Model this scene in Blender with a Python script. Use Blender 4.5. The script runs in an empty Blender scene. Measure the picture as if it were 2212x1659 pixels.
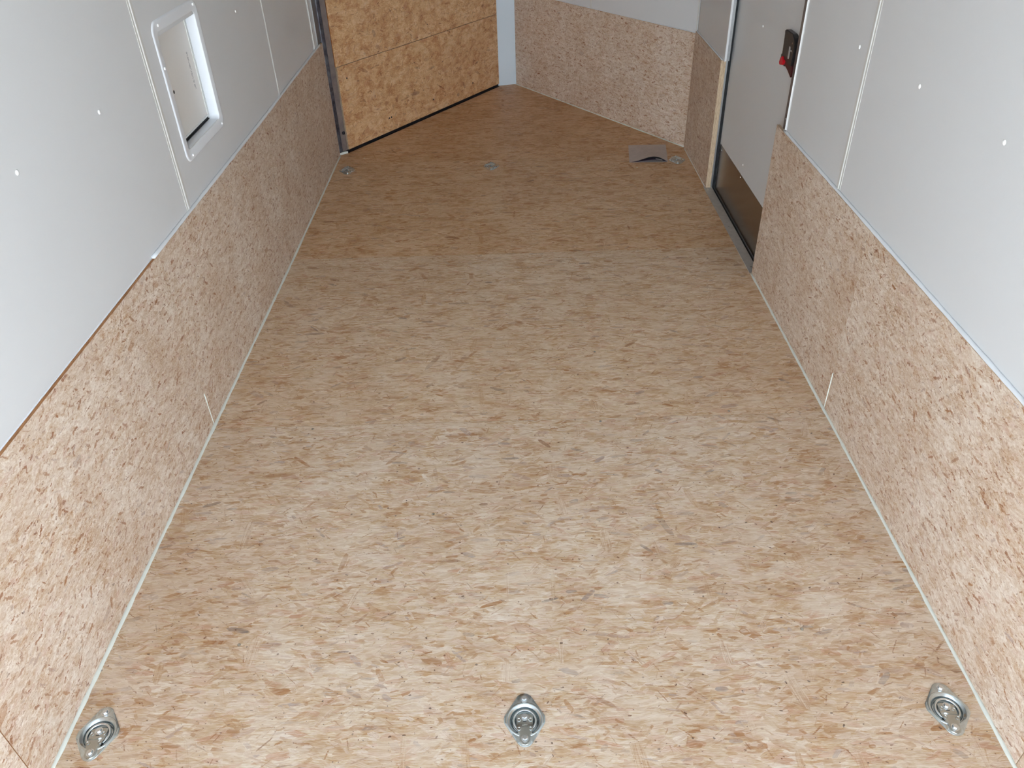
import bpy, bmesh, math, random
from mathutils import Vector, Matrix
from mathutils.geometry import tessellate_polygon
random.seed(7)
PI = math.pi
SC = bpy.context.scene
COL = SC.collection

# ------------------------------------------------------------------ camera
CAM_H = 1.65
def make_camera():
    f, th, ps, ro = 1689.875, 0.6308177, -0.0131274, -0.0353331
    F = Vector((math.sin(ps)*math.cos(th), math.cos(ps)*math.cos(th), -math.sin(th)))
    R = Vector((math.cos(ps), -math.sin(ps), 0))
    U = R.cross(F)
    R2 = R*math.cos(ro) + U*math.sin(ro)
    U2 = -R*math.sin(ro) + U*math.cos(ro)
    cd = bpy.data.cameras.new('camera')
    cd.sensor_fit = 'HORIZONTAL'; cd.sensor_width = 36.0
    cd.lens = f/2212.0*36.0
    cd.clip_start = 0.02; cd.clip_end = 200
    co = bpy.data.objects.new('camera', cd)
    m = Matrix.Identity(4)
    for i in range(3):
        m[i][0] = R2[i]; m[i][1] = U2[i]; m[i][2] = -F[i]
    m[0][3] = 0; m[1][3] = 0; m[2][3] = CAM_H
    co.matrix_world = m
    COL.objects.link(co)
    SC.camera = co
make_camera()

# ------------------------------------------------------------------ light
w = bpy.data.worlds.new('hazy_sky'); SC.world = w
w.use_nodes = True
bg = w.node_tree.nodes['Background']
# clear hazy sky: pale and bright at the horizon, deeper towards the zenith
_n = w.node_tree.nodes; _l = w.node_tree.links
_tc = _n.new('ShaderNodeTexCoord'); _sx = _n.new('ShaderNodeSeparateXYZ'); _cr = _n.new('ShaderNodeValToRGB')
_l.new(_tc.outputs['Generated'], _sx.inputs[0]); _l.new(_sx.outputs[2], _cr.inputs[0])
SKY = [(0.0, (1.50, 1.68, 1.86)), (0.10, (1.28, 1.46, 1.64)), (0.30, (0.55, 0.64, 0.74)), (0.60, (0.25, 0.29, 0.35)), (1.0, (0.19, 0.23, 0.29))]
while len(_cr.color_ramp.elements) < len(SKY): _cr.color_ramp.elements.new(0.5)
for _e, (_p, _c) in zip(_cr.color_ramp.elements, SKY): _e.position = _p; _e.color = (*_c, 1)
_l.new(_cr.outputs[0], bg.inputs[0])
bg.inputs[1].default_value = 2.6
sd = bpy.data.lights.new('sun', 'SUN'); sd.energy = 5.5; sd.angle = math.radians(6); sd.color = (1.0, 0.97, 0.92)
so = bpy.data.objects.new('sun', sd); COL.objects.link(so)
so.rotation_euler = Vector((0.62, 0.30, 0.75)).to_track_quat('Z', 'Y').to_euler()
SC.view_settings.view_transform = 'Standard'
SC.view_settings.look = 'None'
SC.view_settings.gamma = 1.0
SC.view_settings.use_curve_mapping = False
SC.view_settings.exposure = 1.54
SC.cycles.max_bounces = 8
SC.cycles.diffuse_bounces = 4
SC.cycles.use_adaptive_sampling = True; SC.cycles.adaptive_threshold = 0.10; SC.cycles.adaptive_min_samples = 20
SC.cycles.glossy_bounces = 4
SC.cycles.sample_clamp_indirect = 6.0

# ------------------------------------------------------------------ helpers
def lin(r, g, b):
    def c(v):
        v /= 255.0
        return v/12.92 if v <= 0.04045 else ((v+0.055)/1.055)**2.4
    return (c(r), c(g), c(b), 1.0)

def link(o, parent=None):
    COL.objects.link(o)
    if parent is not None: o.parent = parent
    return o

def tag(o, label=None, cat=None, group=None, kind=None):
    if label: o['label'] = label
    if cat: o['category'] = cat
    if group: o['group'] = group
    if kind: o['kind'] = kind
    return o

def empty(name, loc=(0, 0, 0), rotz=0.0):
    o = bpy.data.objects.new(name, None)
    o.location = loc; o.rotation_euler = (0, 0, rotz)
    o.empty_display_size = 0.05
    return link(o)

def obj(name, bm, mats, parent=None, mw=None, smooth=False, angle=None):
    me = bpy.data.meshes.new(name)
    bmesh.ops.recalc_face_normals(bm, faces=bm.faces[:])
    if smooth:
        for f in bm.faces: f.smooth = True
        if angle is not None:
            for e in bm.edges:
                if len(e.link_faces) == 2 and e.calc_face_angle(0) > angle: e.smooth = False
    bm.to_mesh(me); bm.free()
    if not isinstance(mats, (list, tuple)): mats = [mats]
    for m in mats: me.materials.append(m)
    o = bpy.data.objects.new(name, me)
    link(o, parent)
    if mw is not None: o.matrix_local = mw
    return o

def frame(origin, normal, up=(0, 0, 1)):
    """local XY lies in the sheet, local Z is the visible face normal"""
    n = Vector(normal).normalized(); u = Vector(up).normalized()
    x = u.cross(n).normalized(); u = n.cross(x)
    m = Matrix.Identity(4)
    for i in range(3):
        m[i][0] = x[i]; m[i][1] = u[i]; m[i][2] = n[i]; m[i][3] = origin[i]
    return m

def box(bm, x0, x1, y0, y1, z0, z1, mi=0, bevel=0.0):
    vs = [bm.verts.new(p) for p in ((x0,y0,z0),(x1,y0,z0),(x1,y1,z0),(x0,y1,z0),(x0,y0,z1),(x1,y0,z1),(x1,y1,z1),(x0,y1,z1))]
    fs = [bm.faces.new([vs[i] for i in q]) for q in ((3,2,1,0),(4,5,6,7),(0,1,5,4),(1,2,6,5),(2,3,7,6),(3,0,4,7))]
    for f in fs: f.material_index = mi
    if bevel:
        es = list({e for f in fs for e in f.edges})
        bmesh.ops.bevel(bm, geom=es, offset=bevel, segments=2, profile=0.5, affect='EDGES', clamp_overlap=True)
    return vs

def prism(bm, pts, z0, z1, mi=0, holes=(), mi_side=None):
    """extruded polygon in local XY with holes; z1 is the visible face"""
    loops = [list(pts)] + [list(h) for h in holes]
    flat = [p for l in loops for p in l]
    tris = tessellate_polygon([[Vector((p[0], p[1], 0)) for p in l] for l in loops])
    top = [bm.verts.new((p[0], p[1], z1)) for p in flat]
    bot = [bm.verts.new((p[0], p[1], z0)) for p in flat]
    if not holes:
        f = bm.faces.new(top); f.material_index = mi
        f = bm.faces.new(bot[::-1]); f.material_index = mi
    else:
        for t in tris:
            for vs in (top, bot):
                try:
                    f = bm.faces.new([vs[i] for i in t]); f.material_index = mi
                except ValueError: pass
    k = 0
    for l in loops:
        n = len(l)
        for i in range(n):
            a, b = k+i, k+(i+1) % n
            f = bm.faces.new([top[a], top[b], bot[b], bot[a]])
            f.material_index = mi if mi_side is None else mi_side
        k += n

def rect(x0, x1, y0, y1): return [(x0,y0),(x1,y0),(x1,y1),(x0,y1)]
def rrect(x0, x1, y0, y1, r, n=6):
    out = []
    for cx, cy, a0 in ((x1-r,y0+r,-PI/2),(x1-r,y1-r,0),(x0+r,y1-r,PI/2),(x0+r,y0+r,PI)):
        for i in range(n+1):
            a = a0+PI/2*i/n
            out.append((cx+r*math.cos(a), cy+r*math.sin(a)))
    return out
def circ(cx, cy, r, n=32): return [(cx+r*math.cos(2*PI*i/n), cy+r*math.sin(2*PI*i/n)) for i in range(n)]

def sheet(name, pts, thick, mats, parent, mw, holes=(), bevel=0.0012):
    bm = bmesh.new()
    prism(bm, pts, -thick, 0, 0, holes, 1 if len(mats) > 1 else 0)
    return obj(name, bm, mats, parent, mw)

def lathe(bm, prof, n=24, mi=0, cx=0, cy=0, cap=True):
    rings = []
    for r, z in prof:
        rings.append([bm.verts.new((cx+r*math.cos(2*PI*i/n), cy+r*math.sin(2*PI*i/n), z)) for i in range(n)])
    for a, b in zip(rings, rings[1:]):
        for i in range(n):
            f = bm.faces.new([a[i], a[(i+1)%n], b[(i+1)%n], b[i]]); f.material_index = mi
    if cap:
        for r in (rings[0], rings[-1]):
            f = bm.faces.new(r); f.material_index = mi

def tube(bm, pts, r, n=8, closed=False, mi=0):
    pts = [Vector(p) for p in pts]; rings = []
    N = len(pts)
    for i, p in enumerate(pts):
        if closed: t = pts[(i+1)%N]-pts[i-1]
        else: t = pts[min(i+1,N-1)]-pts[max(i-1,0)]
        t.normalize()
        a = Vector((0,0,1)) if abs(t.z) < 0.9 else Vector((1,0,0))
        u = t.cross(a).normalized(); v = t.cross(u)
        rr = r[i] if isinstance(r, (list, tuple)) else r
        rings.append([bm.verts.new(p+u*rr*math.cos(2*PI*k/n)+v*rr*math.sin(2*PI*k/n)) for k in range(n)])
    for i in range(N if closed else N-1):
        a, b = rings[i], rings[(i+1)%N]
        for k in range(n):
            f = bm.faces.new([a[k], a[(k+1)%n], b[(k+1)%n], b[k]]); f.material_index = mi
    if not closed:
        bm.faces.new(rings[0]); bm.faces.new(rings[-1])

# ------------------------------------------------------------------ materials
class NB:
    def __init__(s, name):
        s.m = bpy.data.materials.new(name); s.m.use_nodes = True
        s.t = s.m.node_tree; s.n = s.t.nodes; s.l = s.t.links
        s.bsdf = s.n['Principled BSDF']
    def new(s, typ, **kw):
        nd = s.n.new(typ)
        for k, v in kw.items(): setattr(nd, k, v)
        return nd
    def put(s, sock, v):
        if isinstance(v, bpy.types.NodeSocket): s.l.new(v, sock)
        elif v is not None: sock.default_value = v
    def math(s, op, a, b=None, c=None, clamp=False):
        nd = s.new('ShaderNodeMath', operation=op, use_clamp=clamp)
        s.put(nd.inputs[0], a); s.put(nd.inputs[1], b)
        if c is not None: s.put(nd.inputs[2], c)
        return nd.outputs[0]
    def vmath(s, op, a, b=None, sc=None):
        nd = s.new('ShaderNodeVectorMath', operation=op)
        s.put(nd.inputs[0], a); s.put(nd.inputs[1], b)
        if sc is not None: s.put(nd.inputs['Scale'], sc)
        return nd.outputs[0]
    def comb(s, x, y, z=0.0):
        nd = s.new('ShaderNodeCombineXYZ')
        for i, v in enumerate((x, y, z)): s.put(nd.inputs[i], v)
        return nd.outputs[0]
    def sep(s, v):
        nd = s.new('ShaderNodeSeparateXYZ'); s.put(nd.inputs[0], v); return nd.outputs
    def noise(s, vec, scale=1.0, detail=2.0, rough=0.5, dim='2D', dist=0.0):
        nd = s.new('ShaderNodeTexNoise', noise_dimensions=dim)
        s.put(nd.inputs['Vector'], vec)
        nd.inputs['Scale'].default_value = scale; nd.inputs['Detail'].default_value = detail
        nd.inputs['Roughness'].default_value = rough; nd.inputs['Distortion'].default_value = dist
        return nd
    def mix(s, fac, a, b, mode='MIX'):
        nd = s.new('ShaderNodeMix', data_type='RGBA', blend_type=mode)
        s.put(nd.inputs[0], fac); s.put(nd.inputs[6], a); s.put(nd.inputs[7], b)
        return nd.outputs[2]
    def ramp(s, fac, stops, interp='LINEAR'):
        nd = s.new('ShaderNodeValToRGB'); cr = nd.color_ramp; cr.interpolation = interp
        while len(cr.elements) < len(stops): cr.elements.new(0.5)
        for e, (p, c) in zip(cr.elements, stops): e.position = p; e.color = c
        s.put(nd.inputs[0], fac); return nd.outputs[0]
    def maprange(s, v, a, b, c=0.0, d=1.0, smooth=False):
        nd = s.new('ShaderNodeMapRange', interpolation_type='SMOOTHSTEP' if smooth else 'LINEAR')
        for i, x in enumerate((v, a, b, c, d)): s.put(nd.inputs[i], x)
        return nd.outputs[0]

def simple(name, col, rough=0.5, metal=0.0, noise=0.0, scale=30, spec=None, col2=None):
    b = NB(name)
    if noise or col2:
        tc = b.new('ShaderNodeTexCoord')
        nz = b.noise(tc.outputs['Object'], scale, 4, 0.6, '3D')
        c2 = col2 if col2 else tuple(v*(1-noise) for v in col[:3])+(1,)
        c = b.mix(b.maprange(nz.outputs[0], 0.35, 0.65), col, c2)
        b.l.new(c, b.bsdf.inputs['Base Color'])
    else: b.bsdf.inputs['Base Color'].default_value = col
    b.bsdf.inputs['Roughness'].default_value = rough
    b.bsdf.inputs['Metallic'].default_value = metal
    if spec is not None: b.bsdf.inputs['Specular IOR Level'].default_value = spec
    return b.m

def flakes(b, P, sx, sy, spread, hl, hw, prob, ang0=0.0, seed=0.0, fib=500.0, sharp=0.8):
    """one wood strand per cell: returns mask, two random numbers and a fibre value"""
    Ps = b.vmath('ADD', P, (seed, seed*0.7, 0))
    Q = b.vmath('MULTIPLY', Ps, (sx, sy, 1))
    v = b.new('ShaderNodeTexVoronoi', voronoi_dimensions='2D', feature='F1')
    b.l.new(Q, v.inputs['Vector']); v.inputs['Scale'].default_value = 1.0
    cell = b.vmath('MULTIPLY', v.outputs['Position'], (1/sx, 1/sy, 0))
    D = b.vmath('SUBTRACT', Ps, cell)
    dx, dy, _ = b.sep(D)
    r = b.sep(v.outputs['Color'])
    wn = b.new('ShaderNodeTexWhiteNoise', noise_dimensions='2D')
    b.l.new(v.outputs['Position'], wn.inputs['Vector'])
    q = b.sep(wn.outputs['Color'])
    t = b.math('MULTIPLY_ADD', r[0], 2.0, -1.0)
    t3 = b.math('MULTIPLY', b.math('MULTIPLY', t, b.math('ABSOLUTE', t)), spread)
    a = b.math('ADD', t3, ang0)
    ca, sa = b.math('COSINE', a), b.math('SINE', a)
    lx = b.math('ADD', b.math('MULTIPLY', dx, ca), b.math('MULTIPLY', dy, sa))
    ly = b.math('SUBTRACT', b.math('MULTIPLY', dy, ca), b.math('MULTIPLY', dx, sa))
    L = b.math('MULTIPLY_ADD', r[1], hl*0.9, hl*0.45)
    Wd = b.math('MULTIPLY_ADD', r[2], hw*1.2, hw*0.35)
    ex = b.math('POWER', b.math('ABSOLUTE', b.math('DIVIDE', lx, L)), 4.0)
    ey = b.math('ABSOLUTE', b.math('DIVIDE', ly, Wd))
    d = b.math('ADD', ex, ey)
    m = b.maprange(d, 1.0, sharp, 0.0, 1.0, True)
    m = b.math('MULTIPLY', m, b.math('LESS_THAN', q[0], prob))
    fv = b.comb(b.math('MULTIPLY', lx, 14.0), b.math('MULTIPLY_ADD', ly, fib, b.math('MULTIPLY', q[1], 40.0)))
    fn = b.noise(fv, 1.0, 1.5, 0.6).outputs[0]
    return m, q[1], q[2], fn

def osb(name, kind='floor', tint=(1, 1, 1), sat=1.0, seed=0.0):
    b = NB(name)
    tc = b.new('ShaderNodeTexCoord'); oi = b.new('ShaderNodeObjectInfo')
    off = b.math('MULTIPLY', oi.outputs['Random'], 23.0)
    p0 = b.sep(tc.outputs['Object'])
    P0 = b.comb(b.math('ADD', p0[0], b.math('ADD', off, seed)), b.math('ADD', p0[1], off))
    # ragged, slightly wandering strands
    w1 = b.noise(P0, 9.0, 2, 0.5).outputs['Color']
    w2 = b.noise(P0, 150.0, 2, 0.6).outputs['Color']
    W1 = b.vmath('SCALE', b.vmath('SUBTRACT', w1, (0.5, 0.5, 0.5)), sc={'floor': 0.018, 'wall': 0.03, 'ramp': 0.05}[kind])
    W2 = b.vmath('SCALE', b.vmath('SUBTRACT', w2, (0.5, 0.5, 0.5)), sc={'floor': 0.0030, 'wall': 0.009, 'ramp': 0.008}[kind])
    P = b.vmath('ADD', b.vmath('ADD', P0, W1), W2)
    Pr = b.vmath('ADD', P0, W2)
    if kind == 'floor':
        pale, base, warm, tan = lin(226,210,190), lin(214,194,165), lin(203,171,132), lin(172,122,76)
        grey, brown, dark, rosy = lin(140,130,122), lin(136,86,54), lin(52,28,22), lin(207,166,138)
        sp = 0.9; an = 0.0
    elif kind == 'wall':
        pale, base, warm, tan = lin(224,210,195), lin(210,191,170), lin(198,170,142), lin(166,120,82)
        grey, brown, dark, rosy = lin(146,130,120), lin(138,84,54), lin(78,48,38), lin(205,172,156)
        sp = 1.1; an = 0.0
    else:  # ramp
        pale, base, warm, tan = lin(228,192,148), lin(213,169,121), lin(199,148,98), lin(168,111,64)
        grey, brown, dark, rosy = lin(118,96,76), lin(124,76,44), lin(40,26,20), lin(204,146,106)
        sp = 1.55; an = 0.0
    white, lilac = (lin(236,226,212), lin(186,172,164)) if kind != 'ramp' else (lin(226,200,168), lin(150,120,104))
    # fine streaks of the fibre bed, with slowly turning grain
    nB = b.noise(P0, 5.0, 2, 0.55).outputs[0]
    if kind == 'floor': k1, k2 = (9.0, 85.0), (45.0, 420.0)
    elif kind == 'wall': k1, k2 = (20.0, 60.0), (80.0, 260.0)
    else: k1, k2 = (16.0, 30.0), (60.0, 140.0)
    PG = b.vmath('ADD', P0, W1) if kind == 'floor' else P
    nS = b.noise(b.vmath('MULTIPLY', PG, (k1[0], k1[1], 1)), 1.0, 4, 0.72, dist=0.12).outputs[0]
    nF = b.noise(b.vmath('MULTIPLY', PG, (k2[0], k2[1], 1)), 1.0, 3, 0.7).outputs[0]
    s = b.math('ADD', b.math('MULTIPLY', nS, 0.50), b.math('ADD', b.math('MULTIPLY', nF, 0.33), b.math('MULTIPLY', nB, 0.17)))
    c = b.ramp(s, [(0.33, tan), (0.42, warm), (0.49, base), (0.56, pale), (0.68, white)])
    # layers of strands: (sx, sy, spread, half length, half width, prob, colours, alpha, fib, sharp)
    if kind == 'floor':
        layers = [
            (22, 60, 0.45, .040, .0062, .95, [(0, tan), (.1, warm), (.3, base), (.5, pale), (.75, rosy), (1, white)], .72, 420, .85),
            (18, 36, 1.05, .034, .0068, .90, [(0, tan), (.12, warm), (.3, base), (.5, pale), (.7, white), (.85, rosy), (1, lilac)], .66, 340, .88),
            (40, 90, 1.0, .019, .0034, .90, [(0, tan), (.25, warm), (.5, pale), (.75, white), (.9, warm), (1, lilac)], .60, 620, .8),
            (9, 12, 1.5, .048, .0066, .55, [(0, tan), (.25, warm), (.5, pale), (.7, warm), (.88, tan), (.96, grey), (1, tan)], .70, 300, .9),
            (24, 44, 1.4, .021, .0014, .55, [(0, tan), (.4, brown), (.7, tan), (.9, warm), (1, grey)], .70, 900, .6),
            (12, 24, 0.9, .026, .0055, .24, [(0, grey), (.5, lilac), (.8, grey), (1, tan)], .80, 420, .7),
            (8, 6, 0.9, .046, .0100, .42, [(0, base), (.4, pale), (.7, warm), (1, pale)], .80, 300, .93),
        ]
        specks = ((20, 26, .0034, .0017, .36), (46, 60, .0017, .0009, .38))
    elif kind == 'wall':
        layers = [
            (26, 40, 0.9, .022, .0080, .95, [(0, warm), (.25, base), (.5, pale), (.75, rosy), (1, white)], .50, 500, .4),
            (52, 80, 1.1, .012, .0040, .85, [(0, warm), (.35, base), (.6, pale), (.85, white), (1, rosy)], .50, 900, .4),
            (13, 17, 1.2, .022, .0075, .45, [(0, tan), (.3, warm), (.6, white), (.8, warm), (1, lilac)], .55, 420, .7),
            (24, 34, 1.1, .015, .0034, .62, [(0, tan), (.45, brown), (.7, tan), (1, lilac)], .75, 900, .6),
            (50, 70, 1.1, .0075, .0018, .60, [(0, brown), (.5, tan), (.8, brown), (1, grey)], .75, 900, .5),
        ]
        specks = ((22, 30, .0050, .0013, .10), (60, 80, .0018, .0007, .30))
    else:
        layers = [
            (22, 24, 1.5, .032, .012, .95, [(0, warm), (.3, base), (.6, pale), (.85, rosy), (1, white)], .50, 350, .4),
            (11, 13, 1.5, .050, .015, .75, [(0, warm), (.25, base), (.5, pale), (.8, warm), (1, base)], .45, 260, .5),
            (30, 34, 1.55, .019, .0048, .70, [(0, tan), (.4, pale), (.7, tan), (.9, brown), (1, grey)], .50, 600, .4),
            (7, 8, 1.4, .036, .010, .38, [(0, brown), (.4, tan), (.7, lilac), (1, grey)], .75, 240, .8),
            (24, 26, 1.5, .016, .0026, .45, [(0, brown), (.5, tan), (1, grey)], .80, 600, .6),
        ]
        specks = ((14, 16, .0050, .0026, .22), (34, 40, .0030, .0010, .30))
    for i, (sx, sy, spd, hl, hw, pr, cols, al, fib, shp) in enumerate(layers):
        cross = kind == 'floor' and i == 6
        m, r1, r2, fn = flakes(b, P if i < 3 else Pr, sx, sy, spd, hl, hw, pr, PI/2 if cross else an, seed=3.1*i+1.7, fib=fib, sharp=shp)
        fc = b.ramp(r1, cols)
        fcd = b.mix(b.maprange(fn, 0.40, 0.62, 0.0, 0.75), fc, b.mix(0.8 if cross else 0.55, fc, tan))
        if i >= 3 and kind != 'wall': m = b.math('MULTIPLY', m, b.maprange(nS if i % 2 else nF, 0.36, 0.54, 0.15, 1.0))   # strands partly buried
        aa = b.math('MULTIPLY', m, b.math('MULTIPLY_ADD', r2, 0.6, al-0.3), clamp=True)
        c = b.mix(aa, c, fcd)
    for k, (sx, sy, hl, hw, pr) in enumerate(specks):
        m, r1, r2, fn = flakes(b, Pr, sx, sy, 1.2, hl, hw, pr, an, seed=40+7*k)
        c = b.mix(b.math('MULTIPLY', m, 0.85), c, b.mix(r1, dark, brown))
    # fine fibres over everything
    nH = b.noise(b.vmath('MULTIPLY', PG, (38.0, 620.0, 1) if kind == 'floor' else ((110.0, 330.0, 1) if kind == 'wall' else (90.0, 200.0, 1))), 1.0, 2, 0.6).outputs[0]
    c = b.mix(b.maprange(nH, 0.52, 0.72, 0.0, 0.34), c, tan)
    c = b.mix(b.maprange(nH, 0.46, 0.28, 0.0, 0.42), c, white)
    # hand-sized patches where the pressing turned out paler or browner
    nM = b.noise(b.vmath('MULTIPLY', PG, (8.0, 17.0, 1) if kind == 'floor' else (13.0, 15.0, 1)), 1.0, 4, 0.62).outputs[0]
    dk = {'ramp': 0.40, 'floor': 0.34, 'wall': 0.16}[kind]
    c = b.mix(b.maprange(nM, 0.52, 0.70, 0.0, dk), c, b.mix(1.0, c, warm, 'MULTIPLY'))
    c = b.mix(b.maprange(nM, 0.49, 0.32, 0.0, 0.22 if kind == 'wall' else 0.42), c, pale)
    # large soft variation of tone
    nL = b.noise(P0, 2.6, 3, 0.55).outputs[0]
    c = b.mix(b.maprange(nL, 0.35, 0.75, 0.0, 0.22), c, b.mix(1.0, c, warm, 'MULTIPLY'))
    hs = b.new('ShaderNodeHueSaturation'); hs.inputs['Saturation'].default_value = sat
    b.l.new(c, hs.inputs['Color'])
    c = b.mix(1.0, hs.outputs[0], (tint[0], tint[1], tint[2], 1), 'MULTIPLY')
    b.l.new(c, b.bsdf.inputs['Base Color'])
    b.bsdf.inputs['Roughness'].default_value = 0.5
    b.bsdf.inputs['Specular IOR Level'].default_value = 0.5
    bp = b.new('ShaderNodeBump'); bp.inputs['Strength'].default_value = 0.35; bp.inputs['Distance'].default_value = 0.0010
    b.l.new(nS, bp.inputs['Height']); b.l.new(bp.outputs[0], b.bsdf.inputs['Normal'])
    return b.m

def osb_edge(name, a, c2):
    b = NB(name)
    tc = b.new('ShaderNodeTexCoord')
    v = b.vmath('MULTIPLY', tc.outputs['Object'], (40, 40, 500))
    n1 = b.noise(v, 1.0, 3, 0.7, '3D').outputs[0]
    c = b.ramp(n1, [(0.3, c2), (0.55, a), (0.75, tuple(min(1, x*1.2) for x in a[:3])+(1,))])
    b.l.new(c, b.bsdf.inputs['Base Color']); b.bsdf.inputs['Roughness'].default_value = 0.8
    return b.m

M = {}
M['osb_floor_near'] = osb('osb_floor_near', 'floor')
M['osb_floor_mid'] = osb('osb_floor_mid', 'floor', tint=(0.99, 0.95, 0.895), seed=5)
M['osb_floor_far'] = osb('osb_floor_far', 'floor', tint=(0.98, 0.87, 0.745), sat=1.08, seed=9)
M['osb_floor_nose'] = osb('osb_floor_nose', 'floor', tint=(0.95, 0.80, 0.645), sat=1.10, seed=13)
M['osb_wall'] = osb('osb_wall', 'wall')
M['osb_ramp'] = osb('osb_ramp', 'ramp')
M['edge_pale'] = osb_edge('osb_edge_pale', lin(205,182,152), lin(160,130,98))
M['edge_brown'] = osb_edge('osb_edge_brown', lin(176,124,80), lin(120,76,44))
M['edge_orange'] = osb_edge('osb_edge_orange', lin(196,112,40), lin(140,70,22))

def lauan(name, col, rough=0.42):
    b = NB(name)
    tc = b.new('ShaderNodeTexCoord')
    n1 = b.noise(b.vmath('MULTIPLY', tc.outputs['Object'], (600, 600, 600)), 1.0, 2, 0.5, '3D').outputs[0]
    n2 = b.noise(b.vmath('MULTIPLY', tc.outputs['Object'], (260, 900, 1)), 1.0, 2, 0.5, '3D').outputs[0]
    c = b.mix(b.maprange(n1, 0.3, 0.7, 0, 0.05), col, (0.5, 0.5, 0.5, 1))
    b.l.new(c, b.bsdf.inputs['Base Color']); b.bsdf.inputs['Roughness'].default_value = rough
    bp = b.new('ShaderNodeBump'); bp.inputs['Strength'].default_value = 0.08; bp.inputs['Distance'].default_value = 0.0004
    b.l.new(n2, bp.inputs['Height']); b.l.new(bp.outputs[0], b.bsdf.inputs['Normal'])
    return b.m
M['panel'] = lauan('white_wall_panel', lin(215,216,216))
M['ceiling'] = lauan('white_ceiling_panel', lin(234,233,230))
M['strip'] = simple('white_vinyl_strip', lin(212,211,206), 0.38)
M['trim_white'] = simple('white_trim', lin(226,226,224), 0.35)
M['hatch_white'] = simple('white_moulded_plastic', lin(232,236,240), 0.22)
M['hatch_panel'] = simple('off_white_hatch_skin', lin(228,224,218), 0.35)
M['nose'] = simple('pale_blue_white_metal', lin(214,226,234), 0.35)
M['alu'] = simple('brushed_aluminium', lin(176,178,178), 0.35, 1.0, noise=0.12, scale=60)
M['alu_dull'] = simple('dull_aluminium', lin(150,150,148), 0.45, 0.9, noise=0.15, scale=40)
M['kick'] = simple('kick_plate_metal', lin(148,136,126), 0.26, 1.0, noise=0.06, scale=8)
M['rubber'] = simple('black_rubber', lin(10,11,14), 0.6)
M['black_steel'] = simple('black_steel', lin(46,46,52), 0.45, 0.6, noise=0.3, scale=40)
M['steel'] = simple('raw_steel', lin(120,122,130), 0.5, 0.7, scale=22, col2=lin(66,62,70))
M['steel_brown'] = simple('primed_steel', lin(128,114,106), 0.6, 0.3, scale=14, col2=lin(104,92,88))
M['bead'] = simple('sealant', lin(222,226,216), 0.55, noise=0.06, scale=60)
M['bead_white'] = simple('white_sealant', lin(226,230,233), 0.5)
M['screw_white'] = simple('painted_screw', lin(246,246,244), 0.2)
M['screw_zinc'] = simple('zinc_screw', lin(205,205,200), 0.25, 1.0)
M['zinc'] = simple('zinc_plate', lin(206,217,221), 0.20, 1.0, noise=0.08, scale=55)
M['zinc_ring'] = simple('zinc_ring', lin(222,230,235), 0.13, 1.0)
M['zinc_dull'] = simple('zinc_bracket', lin(192,197,194), 0.27, 1.0, noise=0.08, scale=70)
M['black_plastic'] = simple('black_plastic', lin(20,20,22), 0.35)
M['red'] = simple('red_plastic', lin(190,16,30), 0.35)
M['dark_red'] = simple('dark_red_plastic', lin(70,14,18), 0.4)
M['grey_plastic'] = simple('grey_plastic', lin(168,166,164), 0.4)
M['ground'] = simple('pale_gravel', lin(186,184,180), 0.9, noise=0.25, scale=3)
M['print'] = simple('grey_print', lin(172,169,166), 0.6)
M['print_dark'] = simple('dark_print', lin(84,82,80), 0.6)

# ------------------------------------------------------------------ setting
XL, XR = -1.041, 1.018      # faces of the wainscot boards
HB = 0.642                  # top of the wainscot boards
ZC = 2.08                   # ceiling
YR = -0.12                   # rear opening
T = 0.011                   # wainscot thickness
PL, PR = XL-0.010, XR+0.010 # faces of the white panels
VLa, VLb = Vector((-1.012, 4.700, 0)), Vector((-0.094, 6.046, 0))
VRa, VRb = Vector((1.020, 4.622, 0)), Vector((0.031, 6.076, 0))
DOOR0, DOOR1 = 2.975, 3.985

# ground outside, seen only through the rear opening
bm = bmesh.new(); box(bm, -15, 15, -25, 9, -0.62, -0.58)
tag(obj('ground', bm, M['ground']), 'pale gravel yard outside behind the trailer opening', 'ground', kind='structure')

# floor: one slab with transverse sheets, holes for the recessed rings
RINGS = [(-0.973, 0.966, 0.07), (-0.011, 0.976, 0.0), (0.937, 0.979, -0.12),
         (-0.967, 4.402, 0.14), (-0.135, 4.400, 0.04), (0.941, 4.408, -0.06)]
floor = empty('floor'); tag(floor, 'trailer floor of wide strand board sheets laid crosswise', 'floor', kind='structure')
bm = bmesh.new()
prism(bm, [(-1.10, YR-0.02), (1.12, YR-0.02), (1.12, 4.65), (0.06, 6.16), (-0.13, 6.16), (-1.10, 4.78)], -0.06, -0.0185, 0)
obj('floor_frame', bm, M['black_steel'], floor)
ys = [YR, 0.83, 2.05, 3.285, 4.505, 6.15]
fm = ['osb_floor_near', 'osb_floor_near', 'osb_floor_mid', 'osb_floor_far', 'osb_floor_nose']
def vwall_x(y, side):
    a, b = (VLa, VLb) if side < 0 else (VRa, VRb)
    if y <= a.y: return a.x
    t = (y-a.y)/(b.y-a.y); return a.x+(b.x-a.x)*t
for i in range(5):
    y0, y1 = ys[i]+0.0007, ys[i+1]-0.0007
    if i < 4: pts = [(-1.06, y0), (1.052, y0), (1.052, y1), (-1.06, y1)]
    else: pts = [(-1.06, y0), (1.052, y0), (1.045, 4.625), (0.042, 6.10), (-0.105, 6.10), (-1.06, 4.74)]
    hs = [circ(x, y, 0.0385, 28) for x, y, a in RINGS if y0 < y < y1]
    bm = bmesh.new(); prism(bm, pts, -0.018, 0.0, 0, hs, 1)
    o = obj('floor_sheet', bm, [M[fm[i]], M['edge_pale']], floor)
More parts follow.
